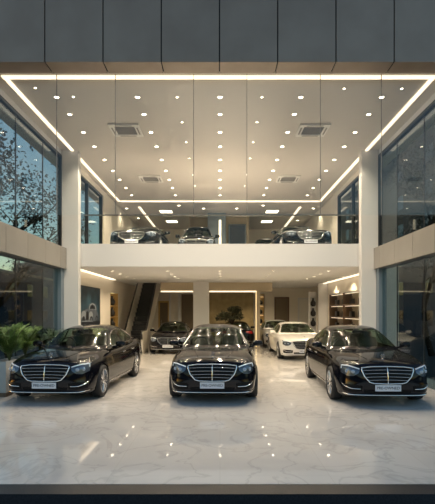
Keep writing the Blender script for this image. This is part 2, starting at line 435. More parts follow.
for ci, x in enumerate((-3.74, -1.89, 0.0, 1.85, 3.70)):
    for ri, y in enumerate(rows):
        place(main, used, x, y, H, 'downlight of hall ceiling %s, %s row from the front' % (colnm[ci], ORD[ri]), 'downlights in the hall ceiling')
small = make_downlight(SPOT_W * 0.4, 110, 0.026); used = [False]
for ci, x in enumerate((-0.98, 0.96)):
    for ri, y in enumerate((10.07, 11.4, 12.75, 14.1, 15.8, 17.2)):
        place(small, used, x, y, H, 'small pinhole downlight flanking the centre column %s, %s from front' % (('on planter side', 'on plantless side')[ci], ORD[ri]), 'small downlights in the hall ceiling')
for x, y, d in ((-3.35, 10.05, 'by planter corner'), (-4.05, 9.65, 'in planter side front corner'), (2.73, 9.68, 'behind front strip off centre'), (4.0, 9.68, 'in plantless side front corner')):
    place(small, used, x, y, H, 'small pinhole downlight of hall ceiling ' + d, 'small downlights in the hall ceiling')
low = make_downlight(SPOT_LOW_W, 130, 0.05, (1.0, 0.79, 0.52)); used = [False]
lc = ['nearest the poster wall', 'over the gap beside the black sedan', 'on the centre line', 'over the white sedan', 'nearest the display shelves']
for ci, x in enumerate((-3.72, -1.81, 0.0, 1.84, 3.75)):
    for ri, y in enumerate((15.2, 16.4, 17.6, 18.9)):
        place(low, used, x, y, LOW, 'downlight under mezzanine %s, %s row back' % (lc[ci], ORD[ri]), 'downlights under the mezzanine')
for x, y, d in ((-2.4, 23.6, 'near brown wall panel'), (0.2, 24.2, 'before the olive wall'), (1.3, 24.2, 'over the low dark coupe'), (2.4, 24.4, 'by the gold shelf'), (3.8, 23.4, 'over the silver sedan'), (5.0, 20.4, 'over dark box shelves'), (5.0, 17.8, 'at front of the display shelves')):
    place(low, used, x, y, LOW, 'downlight in back ceiling under the mezzanine ' + d, 'downlights under the mezzanine')
up = make_downlight(SPOT_UP_W, 120, 0.06); used = [False]
for x, y, d in ((-4.45, 21.0, 'over escalator corner'), (-0.78, 21.0, 'before the blue window with rail'), (0.80, 21.0, 'before the deeper blue window'), (4.45, 21.0, 'in plantless side corner'),
                (-4.3, 23.2, 'deep at escalator side'), (4.9 - .7, 23.8, 'deep at plantless side'), (-1.9, 20.4, 'beside the pier, escalator side'), (2.0, 20.4, 'beside the pier, plantless side')):
    place(up, used, x, y, H, 'small upper floor downlight behind the cross strip, ' + d, 'downlights at the back of the upper floor')
# square ceiling lamps on the upper floor
def square_lamp(x, y, lab):
    o = empty('ceiling_lamp', (x, y, H)); tag(o, lab, 'ceiling lamp', 'square lamps over the upper floor')
    a = MB()
    for b in ((-.33, .33, -.33, -.29), (-.33, .33, .29, .33), (-.33, -.29, -.29, .29), (.29, .33, -.29, .29)): a.box(*b, -.03, -.001)
    a.build('lamp_frame', 'diffuser_white', o)
    b = MB(); b.box(-.288, .288, -.288, .288, -.02, -.004); b.build('diffuser', 'lamp_panel', o)
square_lamp(-2.65, 21.6, 'square ceiling lamp above the nearer black sedan roof on upper floor')
square_lamp(2.55, 21.6, 'square ceiling lamp above the sedan with wide chrome grille')
square_lamp(-2.62, 24.0, 'square ceiling lamp deep behind the black sedan on upper floor')
square_lamp(2.55, 24.0, 'square ceiling lamp deep behind the wide chrome grille sedan')
# air conditioner cassettes
def cassette(x, y, lab):
    o = empty('ceiling_air_conditioner', (x, y, H)); tag(o, lab, 'air conditioner', 'ceiling air conditioners of the hall')
    a = MB()
    for b in ((-.40, .40, -.40, -.27), (-.40, .40, .27, .40), (-.40, -.27, -.27, .27), (.27, .40, -.27, .27)): a.box(*b, -.035, -.001)
    a.build('panel_frame', 'diffuser_white', o)
    g = MB(); g.box(-.268, .268, -.268, .268, -.012, -.002)
    for i in range(9): g.box(-.265, .265, -.25 + i * .058, -.225 + i * .058, -.03, -.012)
    g.build('intake_grille', 'grille_grey', o)
    for sx, sy, lx, ly in ((0, -.335, .22, .02), (0, .335, .22, .02), (-.335, 0, .02, .22), (.335, 0, .02, .22)):
        s = MB(); s.box(sx - lx, sx + lx, sy - ly, sy + ly, -.042, -.036); s.build('air_flap', 'grille_grey', o)
cassette(-2.54, 11.9, 'square ceiling air conditioner near front, on the planter side')
cassette(2.5, 11.9, 'square ceiling air conditioner near front, on the plantless side')
cassette(-2.56, 16.3, 'square ceiling air conditioner above the mezzanine rail, planter side')
cassette(2.52, 16.3, 'square ceiling air conditioner above the mezzanine rail, plantless side')

# ================================================================== MEZZANINE RAIL
o = empty('glass_railing', (0, 13.85, MEZ)); tag(o, 'glass railing with thin dark top rail along the mezzanine edge', 'railing')
xs = [-4.29, -2.86, -1.43, 0.0, 1.43, 2.86, 4.28]
for a, b in zip(xs[:-1], xs[1:]):
    g = MB(); g.box(a + .008, b - .008, -.006, .006, 0.0, 0.90); g.build('glass_pane', 'rail_glass', o)
g = MB(); g.box(-4.29, 4.28, -.022, .022, .90, .935); g.build('top_rail', 'rail_metal', o)

# ================================================================== ESCALATOR
o = empty('escalator', (-3.79, 19.6, 0)); tag(o, 'dark escalator with pale sides climbing to the mezzanine', 'escalator')
SL = 3.9 / 5.1
st = MB(); st.box(-.5, .5, -1.0, 0.35, 0, .05); st.build('landing_plate', 'rail_metal', o)
for i in range(18):
    y = 0.35 + i * 0.2805; z = 0.2166 * (i + 1)
    s = MB(); s.box(-.42, .42, y, y + .2805, max(z - 0.26, 0.0), z)
    for k in range(14): s.box(-.40 + k * .06, -.375 + k * .06, y - .006, y, z - .2, z - .01)
    s.build('step', 'escalator_dark', o)
for sx, nm in ((-1, 'a'), (1, 'b')):
    b = MB(); x0, x1 = sorted((sx * .43, sx * .52))
    prof = [(-.9, 0), (0.3, 0), (5.45, 3.9), (5.45, 4.75), (5.2, 4.75), (0.15, .92), (-.8, .92), (-.95, .8)]
    b.prism([(x0, p[0], p[1]) for p in prof], (x1 - x0, 0, 0)); b.build('balustrade', 'escalator_side', o)
    h = MB(); xm = (x0 + x1) / 2
    h.tube([(xm, -.95, .6), (xm, -1.0, .8), (xm, -.88, .95), (xm, .14, .95), (xm, 5.2, 4.79), (xm, 5.45, 4.79)], .04); h.build('handrail', 'rubber_black', o, True)

# ================================================================== POSTER, SHELVES
o = empty('car_poster', (-4.745, 16.0, 0)); tag(o, 'tall dark blue poster of a pale car on the cream wall', 'poster')
f = MB(); f.box(0, .03, -1.32, 1.32, 1.28, 2.68); f.build('poster_board', 'frame_dark', o)
m = pmat('poster_blue', (0.02, 0.05, 0.08), 0.35); noise_var(m, (0.006, 0.014, 0.024), (0.05, 0.12, 0.17), 1.1, 5, 0.35, 0.7)
pmat('poster_grey', (0.25, 0.28, 0.32), 0.4); pmat('poster_dark', (0.01, 0.013, 0.02), 0.4); pmat('poster_mid', (0.10, 0.12, 0.15), 0.4)
p = MB()
def pd(pts, x, mi): p.add([(x, a, b) for a, b in pts], [tuple(range(len(pts)))], mi)
def ell(cy, cz, ry, rz, x, mi, a0=0, a1=360): pd([(cy + ry * math.cos(R(a0 + (a1 - a0) * i / 20)), cz + rz * math.sin(R(a0 + (a1 - a0) * i / 20))) for i in range(20 if a1 - a0 == 360 else 21)], x, mi)
pd([(-1.29, 1.31), (1.29, 1.31), (1.29, 2.65), (-1.29, 2.65)], .031, 0)
pd([(-1.29, 1.31), (1.29, 1.31), (1.29, 1.42), (-1.29, 1.42)], .0315, 2)
pd([(-1.05, 1.5), (-.95, 1.72), (-.55, 1.86), (.1, 1.9), (.75, 1.84), (1.05, 1.68), (1.08, 1.48), (.6, 1.42), (-.7, 1.42)], .032, 3)
pd([(-.2, 1.86), (-.05, 2.04), (.25, 2.10), (.62, 2.04), (.80, 1.84)], .0323, 1); pd([(-.10, 1.87), (.02, 2.0), (.26, 2.05), (.55, 2.0), (.68, 1.86)], .0326, 2)
ell(-.78, 1.64, .28, .17, .0328, 1); ell(.06, 1.62, .25, .17, .0328, 1); pd([(-.56, 1.48), (-.52, 1.76), (-.36, 1.80), (-.22, 1.76), (-.20, 1.48)], .0333, 2)
ell(-.80, 1.50, .17, .12, .0338, 2); ell(.12, 1.48, .19, .13, .0338, 2); ell(.82, 1.50, .17, .13, .0338, 2); ell(.12, 1.48, .09, .06, .0342, 3); ell(.82, 1.50, .08, .06, .0342, 3)
ell(-.66, 1.70, .06, .035, .0345, 1); ell(-.10, 1.70, .06, .035, .0345, 1); pd([(-1.0, 1.43), (.3, 1.41), (.3, 1.44), (-1.0, 1.46)], .0345, 1)
p.build('printed_picture', ['poster_blue', 'poster_grey', 'poster_dark', 'poster_mid'], o, fix=False)

def item(name, x, y, z, kind, mat, label, cat, group):
    mb = MB()
    if kind == 'vase': mb.lathe([(.07, 0), (.13, .08), (.14, .2), (.06, .32), (.045, .38), (.06, .42)], (x, y, z), n=14)
    elif kind == 'bottle': mb.lathe([(.055, 0), (.06, .02), (.06, .2), (.022, .27), (.02, .36), (.026, .37)], (x, y, z), n=12)
    elif kind == 'bag':
        mb.prism([(x, y - .17, z), (x, y + .17, z), (x, y + .14, z + .24), (x, y - .14, z + .24)], (-.14, 0, 0))
        mb.tube([(x - .07, y - .08, z + .235), (x - .07, y - .06, z + .33), (x - .07, y + .06, z + .33), (x - .07, y + .08, z + .235)], .012, 6)
    elif kind == 'helmet': mb.lathe([(.10, 0), (.15, .05), (.16, .14), (.12, .23), (.04, .27)], (x, y, z), n=14); mb.box(x - .19, x - .10, y - .08, y + .08, z + .06, z + .12)
    return tag(mb.build(name, mat, None, R(40)), label, cat, group)
# amber shelf recess beside the poster
o = empty('shelf_unit', (-4.75, 19.78, 0)); tag(o, 'narrow amber lit shelf recess in the wall beside the poster', 'shelf')
b = MB(); b.box(-.42, -.40, -.70, .70, .52, 2.60); b.build('back_panel', 'wood_gold', o)
for y in (-.715, .69): b = MB(); b.box(-.40, 0, y, y + .025, .51, 2.61); b.build('side_panel', 'wood_gold', o)
for z in (.52, 1.02, 1.52, 2.02):
    b = MB(); b.box(-.39, -.01, -.685, .685, z, z + .03); s = b.build('shelf_board', 'wood_gold', o)
    b = MB(); b.box(-.385, -.365, -.66, .66, z + .44, z + .46); b.build('shelf_light', 'led_gold', s)
shelfnames = ['lowest', 'second', 'third', 'top']
for zi, z in enumerate((.55, 1.05, 1.55, 2.05)):
    item('vase', -4.84, 19.72, z, 'vase', 'dark_item', 'dark round vase on the %s board of the amber recess' % shelfnames[zi], 'vase', 'dark vases in the amber recess')
    item('bottle', -4.86, 20.22, z, 'bottle', 'amber_item', 'amber bottle on the %s board of the amber recess' % shelfnames[zi], 'bottle', 'amber bottles in the recess')
# brown display shelves on the opposite wall
o = empty('display_shelf', (5.4, 19.35, 0)); tag(o, 'wide brown display shelf with lit boards in the side wall', 'shelf')
b = MB(); b.box(.41, .44, -2.43, 2.43, .42, 2.60); b.build('back_panel', 'tan_panel', o)  # light on the back is put into its colour: paler tan to read lit
for y in (-2.43, 0.0, 2.41):
    b = MB(); b.box(0.01, .40, y, y + .025, .42, 2.60); b.build('upright', 'wood_dark', o)
zz = (.45, .98, 1.52, 2.06)
for z in zz:
    b = MB(); b.box(.015, .40, -2.40, 2.40, z, z + .03); s = b.build('shelf_board', 'wood_dark', o)
    b = MB(); b.box(.10, .13, -2.38, 2.38, z + .485, z + .50); b.build('shelf_light', 'led_small', s)
bay = ['front', 'second', 'third', 'rear']
for zi, z in enumerate(zz):
    for bi, y in enumerate((17.55, 18.75, 19.95, 21.15)):
        item('handbag', 5.70, y, z + .03, 'bag', 'dark_item', 'dark handbag on %s board, %s bay of brown display shelf' % (shelfnames[zi], bay[bi]), 'bag', 'dark bags on the brown display shelf')
# golden cubby shelf at the back
o = empty('cubby_shelf', (2.38, 26.38, 0)); tag(o, 'slim golden lit cubby shelf behind the silver sedan', 'shelf')
b = MB(); b.box(-.25, .25, -.02, 0, .0, 2.8); b.build('back_panel', 'wood_gold', o)
for x in (-.27, .245): b = MB(); b.box(x, x + .025, -.30, 0, 0, 2.8); b.build('side_panel', 'tan_panel', o)
for z in (.5, 1.05, 1.6, 2.15, 2.7):
    b = MB(); b.box(-.24, .24, -.29, -.025, z, z + .03); s = b.build('shelf_board', 'tan_panel', o)
    if z < 2.5: b = MB(); b.box(-.22, .22, -.06, -.04, z + .48, z + .50); b.build('shelf_light', 'led_gold', s)
for zi, z in enumerate((1.08, 1.63, 2.18)):
    item('helmet', 2.38, 26.2, z, 'helmet', 'dark_item', 'dark cap on the %s board of the golden cubby shelf' % ('lower', 'middle', 'upper')[zi], 'cap', 'dark caps on the cubby shelf')
# white display stand with dark figures
o = empty('display_stand', (4.72, 22.2, 0)); tag(o, 'narrow white display stand with open boards by the back pillar', 'stand')
b = MB(); b.box(-.2, .17, .14, .17, 0, 2.75); b.build('back_panel', 'column_white', o)
b = MB(); b.box(-.23, -.2, -.15, .17, 0, 2.75); b.build('side_panel', 'column_white', o)
for z in (.5, 1.0, 1.5, 2.0, 2.5):
    b = MB(); b.box(-.2, .17, -.15, .14, z, z + .025); b.build('shelf_board', 'column_white', o)
for zi, z in enumerate((1.025, 1.525, 2.025)):
    item('figurine', 4.70, 22.2, z, 'vase', 'dark_item', 'dark figurine on the %s board of the white stand' % ('lower', 'middle', 'upper')[zi], 'figurine', 'dark figurines on the white stand')
# low red box shelf by the brown door
o = MB(); o.box(-2.92, -2.56, 26.1, 26.36, 0, .9); 
tag(o.build('side_cabinet', 'wood_dark'), 'low brown cabinet between white posts at the back', 'cabinet')

# ================================================================== PLANTS
mb = MB(); mb.box(-.14, .17, -2.0, 1.75, 0.06, .73)
o = empty('planter', (-4.68, 11.3, 0)); tag(o, 'long pale planter box under the side glazing', 'planter')
b = MB(); t = .03
b.box(-.15, -.12, -2.05, 1.75, .08, .73); b.box(.15, .18, -2.05, 1.75, .08, .73); b.box(-.12, .15, -2.05, -2.02, .08, .73); b.box(-.12, .15, 1.72, 1.75, .08, .73); b.box(-.12, .15, -2.02, 1.72, .08, .12)
b.build('box', 'planter_white', o)
b = MB(); b.box(-.15, .20, -2.1, 1.78, 0.001, .08); b.build('plinth', 'kerb_brown', o)
b = MB(); b.box(-.119, .149, -2.019, 1.719, .60, .67); b.build('soil', 'soil', o)
def leaf(mb, base, d, up, L, w):
    d = Vector(d).normalized(); s = d.cross(Vector(up))
    if s.length < 1e-3: s = Vector((1, 0, 0))
    s.normalize(); nrm = s.cross(d)
    b = Vector(base); k = b + d * L * .45; t = b + d * L - nrm * L * .12
    mb.add([b, k + s * w - nrm * w * .3, t, k - s * w - nrm * w * .3, k], [(0, 4, 1), (1, 4, 2), (2, 4, 3), (3, 4, 0)])
def palm(x, y, hgt, nf, lab, seed, leafmat='palm_leaf', sx=0.5):
    rnd = random.Random(seed)
    o = empty('palm_plant', (x, y, .67)); tag(o, lab, 'plant', 'plants in the long planter')
    st = MB(); lf = MB()
    for i in range(nf):
        a = 2 * math.pi * i / nf + rnd.uniform(-.3, .3)
        dx, dy = math.cos(a) * sx, math.sin(a)
        reach = rnd.uniform(.35, .75) * hgt; top = rnd.uniform(.55, 1.0) * hgt
        pts = []
        for k in range(9):
            t = k / 8
            pts.append(Vector((dx * reach * t ** 1.3, dy * reach * t ** 1.3, top * (1.5 * t - .62 * t * t))))
        st.tube(pts, [.012 - .009 * k / 8 for k in range(9)], 5)
        for k in range(2, 9):
            for h in (0, .5):
                if k + h > 8: continue
                k0 = int(k); pp = pts[k0] if h == 0 else (pts[k0] + pts[k0 + 1]) / 2
                dd = (pts[min(k0 + 1, 8)] - pts[k0 - 1]).normalized()
                sd = dd.cross(Vector((0, 0, 1))); sd.normalize()
                for q in (-1, 1):
                    v = dd * .75 + sd * q * .8 + Vector((0, 0, -.15))
                    if abs(v.x) > 0 and x + pp.x + v.x * .2 < -4.82: v.x = abs(v.x) * .2
                    leaf(lf, pp, v, (0, 0, 1), hgt * rnd.uniform(.24, .34), .022)
        leaf(lf, pts[8], pts[8] - pts[7], (0, 0, 1), hgt * .22, .02)
    def clampx(m): m.v = [(min(max(p[0], -4.83 - x), -4.36 - x), p[1], p[2]) for p in m.v]
    clampx(st); clampx(lf)
    st.build('stems', 'stem_green', o, True); lf.build('fronds', leafmat, o, fix=False)
palm(-4.60, 9.62, .95, 16, 'bright feathery palm at the near end of the planter', 3)
palm(-4.64, 10.5, .85, 15, 'feathery palm second from the near end of the planter', 5)
palm(-4.66, 11.4, .72, 13, 'dark leafy plant in the middle of the planter', 9, 'shrub_leaf')
palm(-4.66, 12.3, .70, 13, 'dark leafy plant at the far end of planter by the post', 12, 'shrub_leaf')

def blob_leaves(mb, c, rad, n, size, rnd, flat=.6):
    for _ in range(n):
        while True:
            q = Vector((rnd.uniform(-1, 1), rnd.uniform(-1, 1), rnd.uniform(-1, 1)))
            if .25 < q.length < 1: break
        p = Vector(c) + Vector((q.x * rad, q.y * rad, q.z * rad * flat))
        leaf(mb, p, (rnd.uniform(-1, 1), rnd.uniform(-1, 1), rnd.uniform(-.4, .8)), (rnd.uniform(-.4, .4), rnd.uniform(-.4, .4), 1), size * rnd.uniform(.7, 1.3), size * .3)
# bonsai
o = empty('bonsai_tree', (0.56, 20.7, 0)); tag(o, 'potted tree with spreading dark crown before the olive wall', 'tree')
b = MB(); b.prism([(-.30, -.30, 0.0), (.30, -.30, 0.0), (.30, .30, 0.0), (-.30, .30, 0.0)], (0, 0, .02)); 
b.add([(-.27,-.27,.0),(.27,-.27,.0),(.27,.27,.0),(-.27,.27,.0),(-.36,-.36,.55),(.36,-.36,.55),(.36,.36,.55),(-.36,.36,.55)], [(3,2,1,0),(4,5,6,7),(0,1,5,4),(1,2,6,5),(2,3,7,6),(3,0,4,7)])
b.build('pot', 'pot_dark', o)
rnd = random.Random(21); t = MB(); lf = MB()
t.tube([(0, 0, .5), (.03, .0, .8), (-.03, .02, 1.05), (.02, 0, 1.3)], [.09, .075, .065, .055], 9)
tips = []
for i in range(13):
    a = i * 2.4; rr = rnd.uniform(.15, .62); z = 1.45 + (.62 - rr) * 1.0 + rnd.uniform(-.12, .08)
    e = Vector((rr * math.cos(a), rr * .8 * math.sin(a), z)); mdl = Vector((e.x * .45, e.y * .45, 1.35 + (z - 1.35) * .35))
    t.tube([(.02, 0, 1.22), mdl, e], [.04, .025, .01], 6); tips.append(e)
t.build('trunk', 'bark', o, True)
for e in tips: blob_leaves(lf, e, .25, 170, .10, rnd, .62)
lf.build('foliage', 'bonsai_leaf', o, fix=False)
# street trees seen through the side glazing
def street_tree(x, y, h, lab, seed, spread=3.2, nl=2600, lean=0):
    rnd = random.Random(seed)
    o = empty('street_tree', (x, y, -.45)); tag(o, lab, 'tree', 'street trees outside the side glazing')
    t = MB(); lf = MB(); tips = []
    def grow(p, d, L, r, lv):
        pts = [p]; q = p
        for k in range(4):
            d = (d + Vector((rnd.uniform(-.28, .28), rnd.uniform(-.28, .28), rnd.uniform(-.05, .2)))).normalized()
            nq = q + d * L / 4
            if abs(x + nq.x) < 6.2: d = Vector((math.copysign(.6, x), d.y, d.z + .3)).normalized(); nq = q + d * L / 4
            q = nq; pts.append(q)
        t.tube(pts, [r * (1 - .12 * k) for k in range(5)], 6)
        if lv == 0: tips.append(q); tips.append(pts[2]); return
        for k in range(3 if lv < 3 else 4):
            a = rnd.uniform(0, 6.28); nd = (d * .55 + Vector((math.cos(a), math.sin(a), rnd.uniform(-.05, .55))) * .8).normalized()
            grow(pts[rnd.choice((2, 3, 4))], nd, L * .68, r * .55, lv - 1)
    grow(Vector((0, 0, 0)), Vector((lean, 0, 1)), h * .42, .16, 3)
    t.build('trunk', 'bark', o, True)
    for _ in range(nl):
        e = rnd.choice(tips) + Vector((rnd.gauss(0, .35), rnd.gauss(0, .35), rnd.gauss(0, .28)))
        if abs(x + e.x) < 5.9: continue
        leaf(lf, e, (rnd.uniform(-1, 1), rnd.uniform(-1, 1), rnd.uniform(-1, .6)), (0, .2, 1), .15, .045)
    lf.build('foliage', 'tree_leaf', o, fix=False)
street_tree(-9.3, 19.5, 11.0, 'dark branching street tree seen through the glazing above planter', 4, nl=3800)
street_tree(-9.8, 14.2, 13.5, 'taller street tree close outside the glazing above the planter', 31, nl=7000)
street_tree(10.6, 22.0, 12.0, 'dense dark street tree beyond the glazing on the plantless side', 8, nl=6000)
street_tree(15.5, 30.0, 11.0, 'farther dark street tree beyond the glazing on the plantless side', 15, nl=5000)
# buildings across the side streets
def far_building(x0, x1, y0, y1, h, lab, nwx):
    o = empty('building', ((x0 + x1) / 2, (y0 + y1) / 2, -.45)); tag(o, lab, 'building')
    w, d = (x1 - x0) / 2, (y1 - y0) / 2
    b = MB(); b.box(-w, w, -d, d, 0, h); b.build('wall', 'building_far', o)
    b = MB(); b.box(-w - .15, w + .15, -d - .15, d + .15, h, h + .25); b.build('roof', 'facade_metal', o)
    k = int(h // 3); s = 1 if x0 < 0 else -1
    for fl in range(k):
        for i in range(nwx):
            yy = -d + (i + .5) * 2 * d / nwx
            q = MB(); q.box(s * w - .02, s * w + .03, yy - .7, yy + .7, fl * 3 + .9, fl * 3 + 2.3); q.build('window', 'far_window', o)
far_building(-34, -22, 22, 62, 6.2, 'low grey building across the street beyond the planter glazing', 9)
far_building(19, 30, 24, 75, 24.0, 'dark grey building beyond the trees on the plantless side', 8)
far_building(-30, -22.5, 64, 90, 9.0, 'farther grey building at the end of the side street', 6)

# ================================================================== CARS
def interp(tab, u):
    if u <= tab[0][0]: return tab[0][1]
    for (a, fa), (b, fb) in zip(tab[:-1], tab[1:]):
        if u <= b:
            t = (u - a) / (b - a)
            return fa + (fb - fa) * t
    return tab[-1][1]
def smooth_tab(tab):                      # monotone cubic through the table
    xs = [t[0] for t in tab]; ys = [t[1] for t in tab]; k = len(xs)
    d = [(ys[i+1]-ys[i])/(xs[i+1]-xs[i]) for i in range(k-1)]
    ms = [d[0]] + [0 if d[i-1]*d[i] <= 0 else 2*d[i-1]*d[i]/(d[i-1]+d[i]) for i in range(1, k-1)] + [d[-1]]
    def f(u):
        if u <= xs[0]: return ys[0]
        if u >= xs[-1]: return ys[-1]
        for i in range(k-1):
            if u <= xs[i+1]:
                h = xs[i+1]-xs[i]; t = (u-xs[i])/h
                return (2*t**3-3*t*t+1)*ys[i] + (t**3-2*t*t+t)*h*ms[i] + (-2*t**3+3*t*t)*ys[i+1] + (t**3-t*t)*h*ms[i+1]
    return f
def section(ctrl, sub):                  # catmull-rom through control points (x,z)
    out = []; k = len(ctrl)
    for i in range(k - 1):
        p0 = ctrl[max(i-1, 0)] if i > 0 else (-ctrl[1][0], ctrl[1][1])
        p1, p2 = ctrl[i], ctrl[i+1]; p3 = ctrl[min(i+2, k-1)]
        for s in range(sub):
            t = s / sub
            out.append(tuple(.5*(2*p1[c]+(p2[c]-p0[c])*t+(2*p0[c]-5*p1[c]+4*p2[c]-p3[c])*t*t+(3*p1[c]-p0[c]-3*p2[c]+p3[c])*t**3) for c in (0, 1)))
    out.append(ctrl[-1]); return out
def inside(poly, x, y):
    c = False; j = len(poly) - 1
    for i in range(len(poly)):
        if (poly[i][1] > y) != (poly[j][1] > y) and x < (poly[j][0]-poly[i][0])*(y-poly[i][1])/(poly[j][1]-poly[i][1])+poly[i][0]: c = not c
        j = i
    return c
LEN = 4.92; MID = 2.46; AX = (0.84, 3.78); WR = 0.335

def make_car(paint, suv=False):
    root = empty('car', (0, 0, 0))
    zt = smooth_tab([(0, .50), (.004, .56), (.012, .62), (.025, .68), (.045, .735), (.075, .785), (.11, .815), (.16, .838), (.25, .862), (.4, .890), (.8, .942), (1.2, .975), (1.5, .985), (1.9, .975), (3.6, .985), (3.95, 1.02), (4.3, 1.045), (4.7, 1.045), (4.8, 1.02), (4.86, .96), (4.90, .86), (4.92, .72)])
    zb = smooth_tab([(0, .46), (.008, .38), (.025, .30), (.05, .23), (.09, .195), (.3, .18), (4.4, .18), (4.7, .23), (4.84, .32), (4.89, .42), (4.92, .56)])
    hw = smooth_tab([(0, .46), (.006, .55), (.02, .63), (.05, .70), (.10, .755), (.17, .80), (.28, .842), (.45, .878), (.84, .912), (1.3, .908), (2.4, .915), (3.78, .925), (4.3, .905), (4.6, .865), (4.78, .79), (4.87, .70), (4.92, .50)])
    us = [0, .004, .010, .018, .030, .046, .066, .09, .12, .155, .195, .24, .29, .345] + [.40 + .058 * i for i in range(75)] + [4.73, 4.765, 4.795, 4.82, 4.845, 4.865, 4.882, 4.897, 4.909, 4.92]
    fr = [(0, 1.0), (.45, .988), (.76, .955), (.885, .885), (.945, .80), (.975, .68), (1.0, .50), (.985, .27), (.965, .12), (.90, .0), (.55, 0.0), (0, 0.0)]
    SUB = 5
    rings = []
    for u in us:
        w, t, b = hw(u), zt(u), zb(u); h = t - b
        full = min(1.0, max(0.0, (u - .05) / .35)); tail = min(1.0, max(0.0, (LEN - .03 - u) / .3)); k = min(full, tail)
        ctrl = []
        for fx, fz in fr:
            if fz > .6 and fx > 0: fz = 1 - (1 - fz) * (.55 + .45 * k)
            if fz > .45: fx *= 1 - .05 * (1 - full)
            ctrl.append((fx * w, b + fz * h))
        rings.append([(x, u - MID, z) for x, z in section(ctrl, SUB)])
    nv = len(rings[0])
    def mirror_grid(rings):
        V = []; Fc = []; idx = []
        for r in rings:
            row = []
            for j, p in enumerate(r): V.append(p); row.append(len(V) - 1)
            for j in range(len(r) - 2, 0, -1): V.append((-r[j][0], r[j][1], r[j][2])); row.append(len(V) - 1)
            idx.append(row)
        n = len(idx[0])
        for i in range(len(idx) - 1):
            for j in range(n): Fc.append((idx[i][j], idx[i+1][j], idx[i+1][(j+1) % n], idx[i][(j+1) % n]))
        return V, Fc, idx
    V, Fc, idx = mirror_grid(rings)
    Fc.append(tuple(idx[0])); Fc.append(tuple(reversed(idx[-1])))
    # regions: 0 body, 1 hood, 2 front door, 3 rear door, 4 trunk lid, 5 front bumper   (left/right split later)
    def region(c):
        u = c[1] + MID; ax = abs(c[0]); z = c[2]
        if u > .17 and u < 1.46 and z > .80 and ax < hw(u) * .80: return 1
        if 1.62 < u < 2.72 and .30 < z < .97 and ax > .78: return 2
        if 2.74 < u < 3.50 and .30 < z < .97 and ax > .78: return 3
        if u > 4.05 and z > .62 and ax < hw(u) * .80: return 4
        return 0
    body = bpy.data.meshes.new('tmp_body'); body.from_pydata(V, [], Fc)
    bm = bmesh.new(); bm.from_mesh(body); bmesh.ops.recalc_face_normals(bm, faces=bm.faces[:]); bm.to_mesh(body)
    bvh = BVHTree.FromBMesh(bm); bm.free()
    names = ['body', 'hood', 'door', 'door', 'trunk_lid', 'x', 'wheel_arch']
    for mt in (paint, paint, paint, paint, paint, paint, 'grille_black'): body.materials.append(M[mt])
    for p in body.polygons: p.material_index = region(p.center)
    tb = bpy.data.objects.new('tmp_body', body); COL.objects.link(tb)
    cut = MB()
    for a in AX:
        for s in (-1, 1):
            prof = [(.375, s * .60), (.375, s * 1.2)]
            cut.lathe(prof, (0, a - MID, WR + .005), axis='x', n=40, mi=0)
    cm = cut.build('tmp_cut', ['grille_black'])
    cm.data.materials.clear()
    for _ in range(7): cm.data.materials.append(M['grille_black'])
    for p in cm.data.polygons: p.material_index = 6
    md = tb.modifiers.new('b', 'BOOLEAN'); md.operation = 'DIFFERENCE'; md.object = cm; md.solver = 'EXACT'
    try: md.material_mode = 'INDEX'
    except Exception: pass
    bpy.context.view_layer.update()
    ev = tb.evaluated_get(bpy.context.evaluated_depsgraph_get()); res = bpy.data.meshes.new_from_object(ev)
    vs = [tuple(v.co) for v in res.vertices]
    vn = [tuple(v.normal) for v in res.vertices]
    polys = [(tuple(p.vertices), p.material_index, tuple(p.center)) for p in res.polygons]
    bpy.data.objects.remove(tb); bpy.data.objects.remove(cm)
    def sub_mesh(sel, name, mats, parent, sharp=R(38)):
        used = {}; nvs = []; nf = []; mi = []
        for f, k, c in sel:
            g = []
            for i in f:
                if i not in used: used[i] = len(nvs); nvs.append(vs[i])
                g.append(used[i])
            nf.append(g); mi.append(1 if k == 6 else 0)
        me = bpy.data.meshes.new(name); me.from_pydata(nvs, [], nf)
        for mt in mats: me.materials.append(M[mt])
        for p, k in zip(me.polygons, mi): p.material_index = k
        me.shade_smooth(); me.set_sharp_from_angle(angle=sharp)
        inv = {v: k for k, v in used.items()}
        o = bpy.data.objects.new(name, me); COL.objects.link(o); o.parent = parent
        return o
    sub_mesh([p for p in polys if p[1] in (0, 5, 6)], 'body', [paint, 'grille_black'], root)
    hood = sub_mesh([p for p in polys if p[1] == 1], 'hood', [paint], root)
    doors = {}
    for s in (-1, 1):
        for k in (2, 3):
            doors[(s, k)] = sub_mesh([p for p in polys if p[1] == k and p[2][0] * s > 0], 'door', [paint], root)
    trunk = sub_mesh([p for p in polys if p[1] == 4], 'trunk_lid', [paint], root)
    # ---- cabin
    if suv: gt = smooth_tab([(1.25, .96), (1.45, 1.03), (1.7, 1.19), (1.95, 1.34), (2.2, 1.43), (2.6, 1.475), (3.2, 1.49), (3.9, 1.46), (4.3, 1.40), (4.5, 1.28), (4.65, 1.10), (4.72, 1.0)]); u0, u1 = 1.25, 4.72
    else: gt = smooth_tab([(1.25, .955), (1.40, 1.005), (1.6, 1.10), (1.9, 1.25), (2.12, 1.345), (2.35, 1.41), (2.7, 1.453), (3.0, 1.458), (3.3, 1.432), (3.6, 1.37), (3.9, 1.265), (4.15, 1.145), (4.35, 1.045), (4.42, 1.0)]); u0, u1 = 1.25, 4.42
    gr = []; n = 112
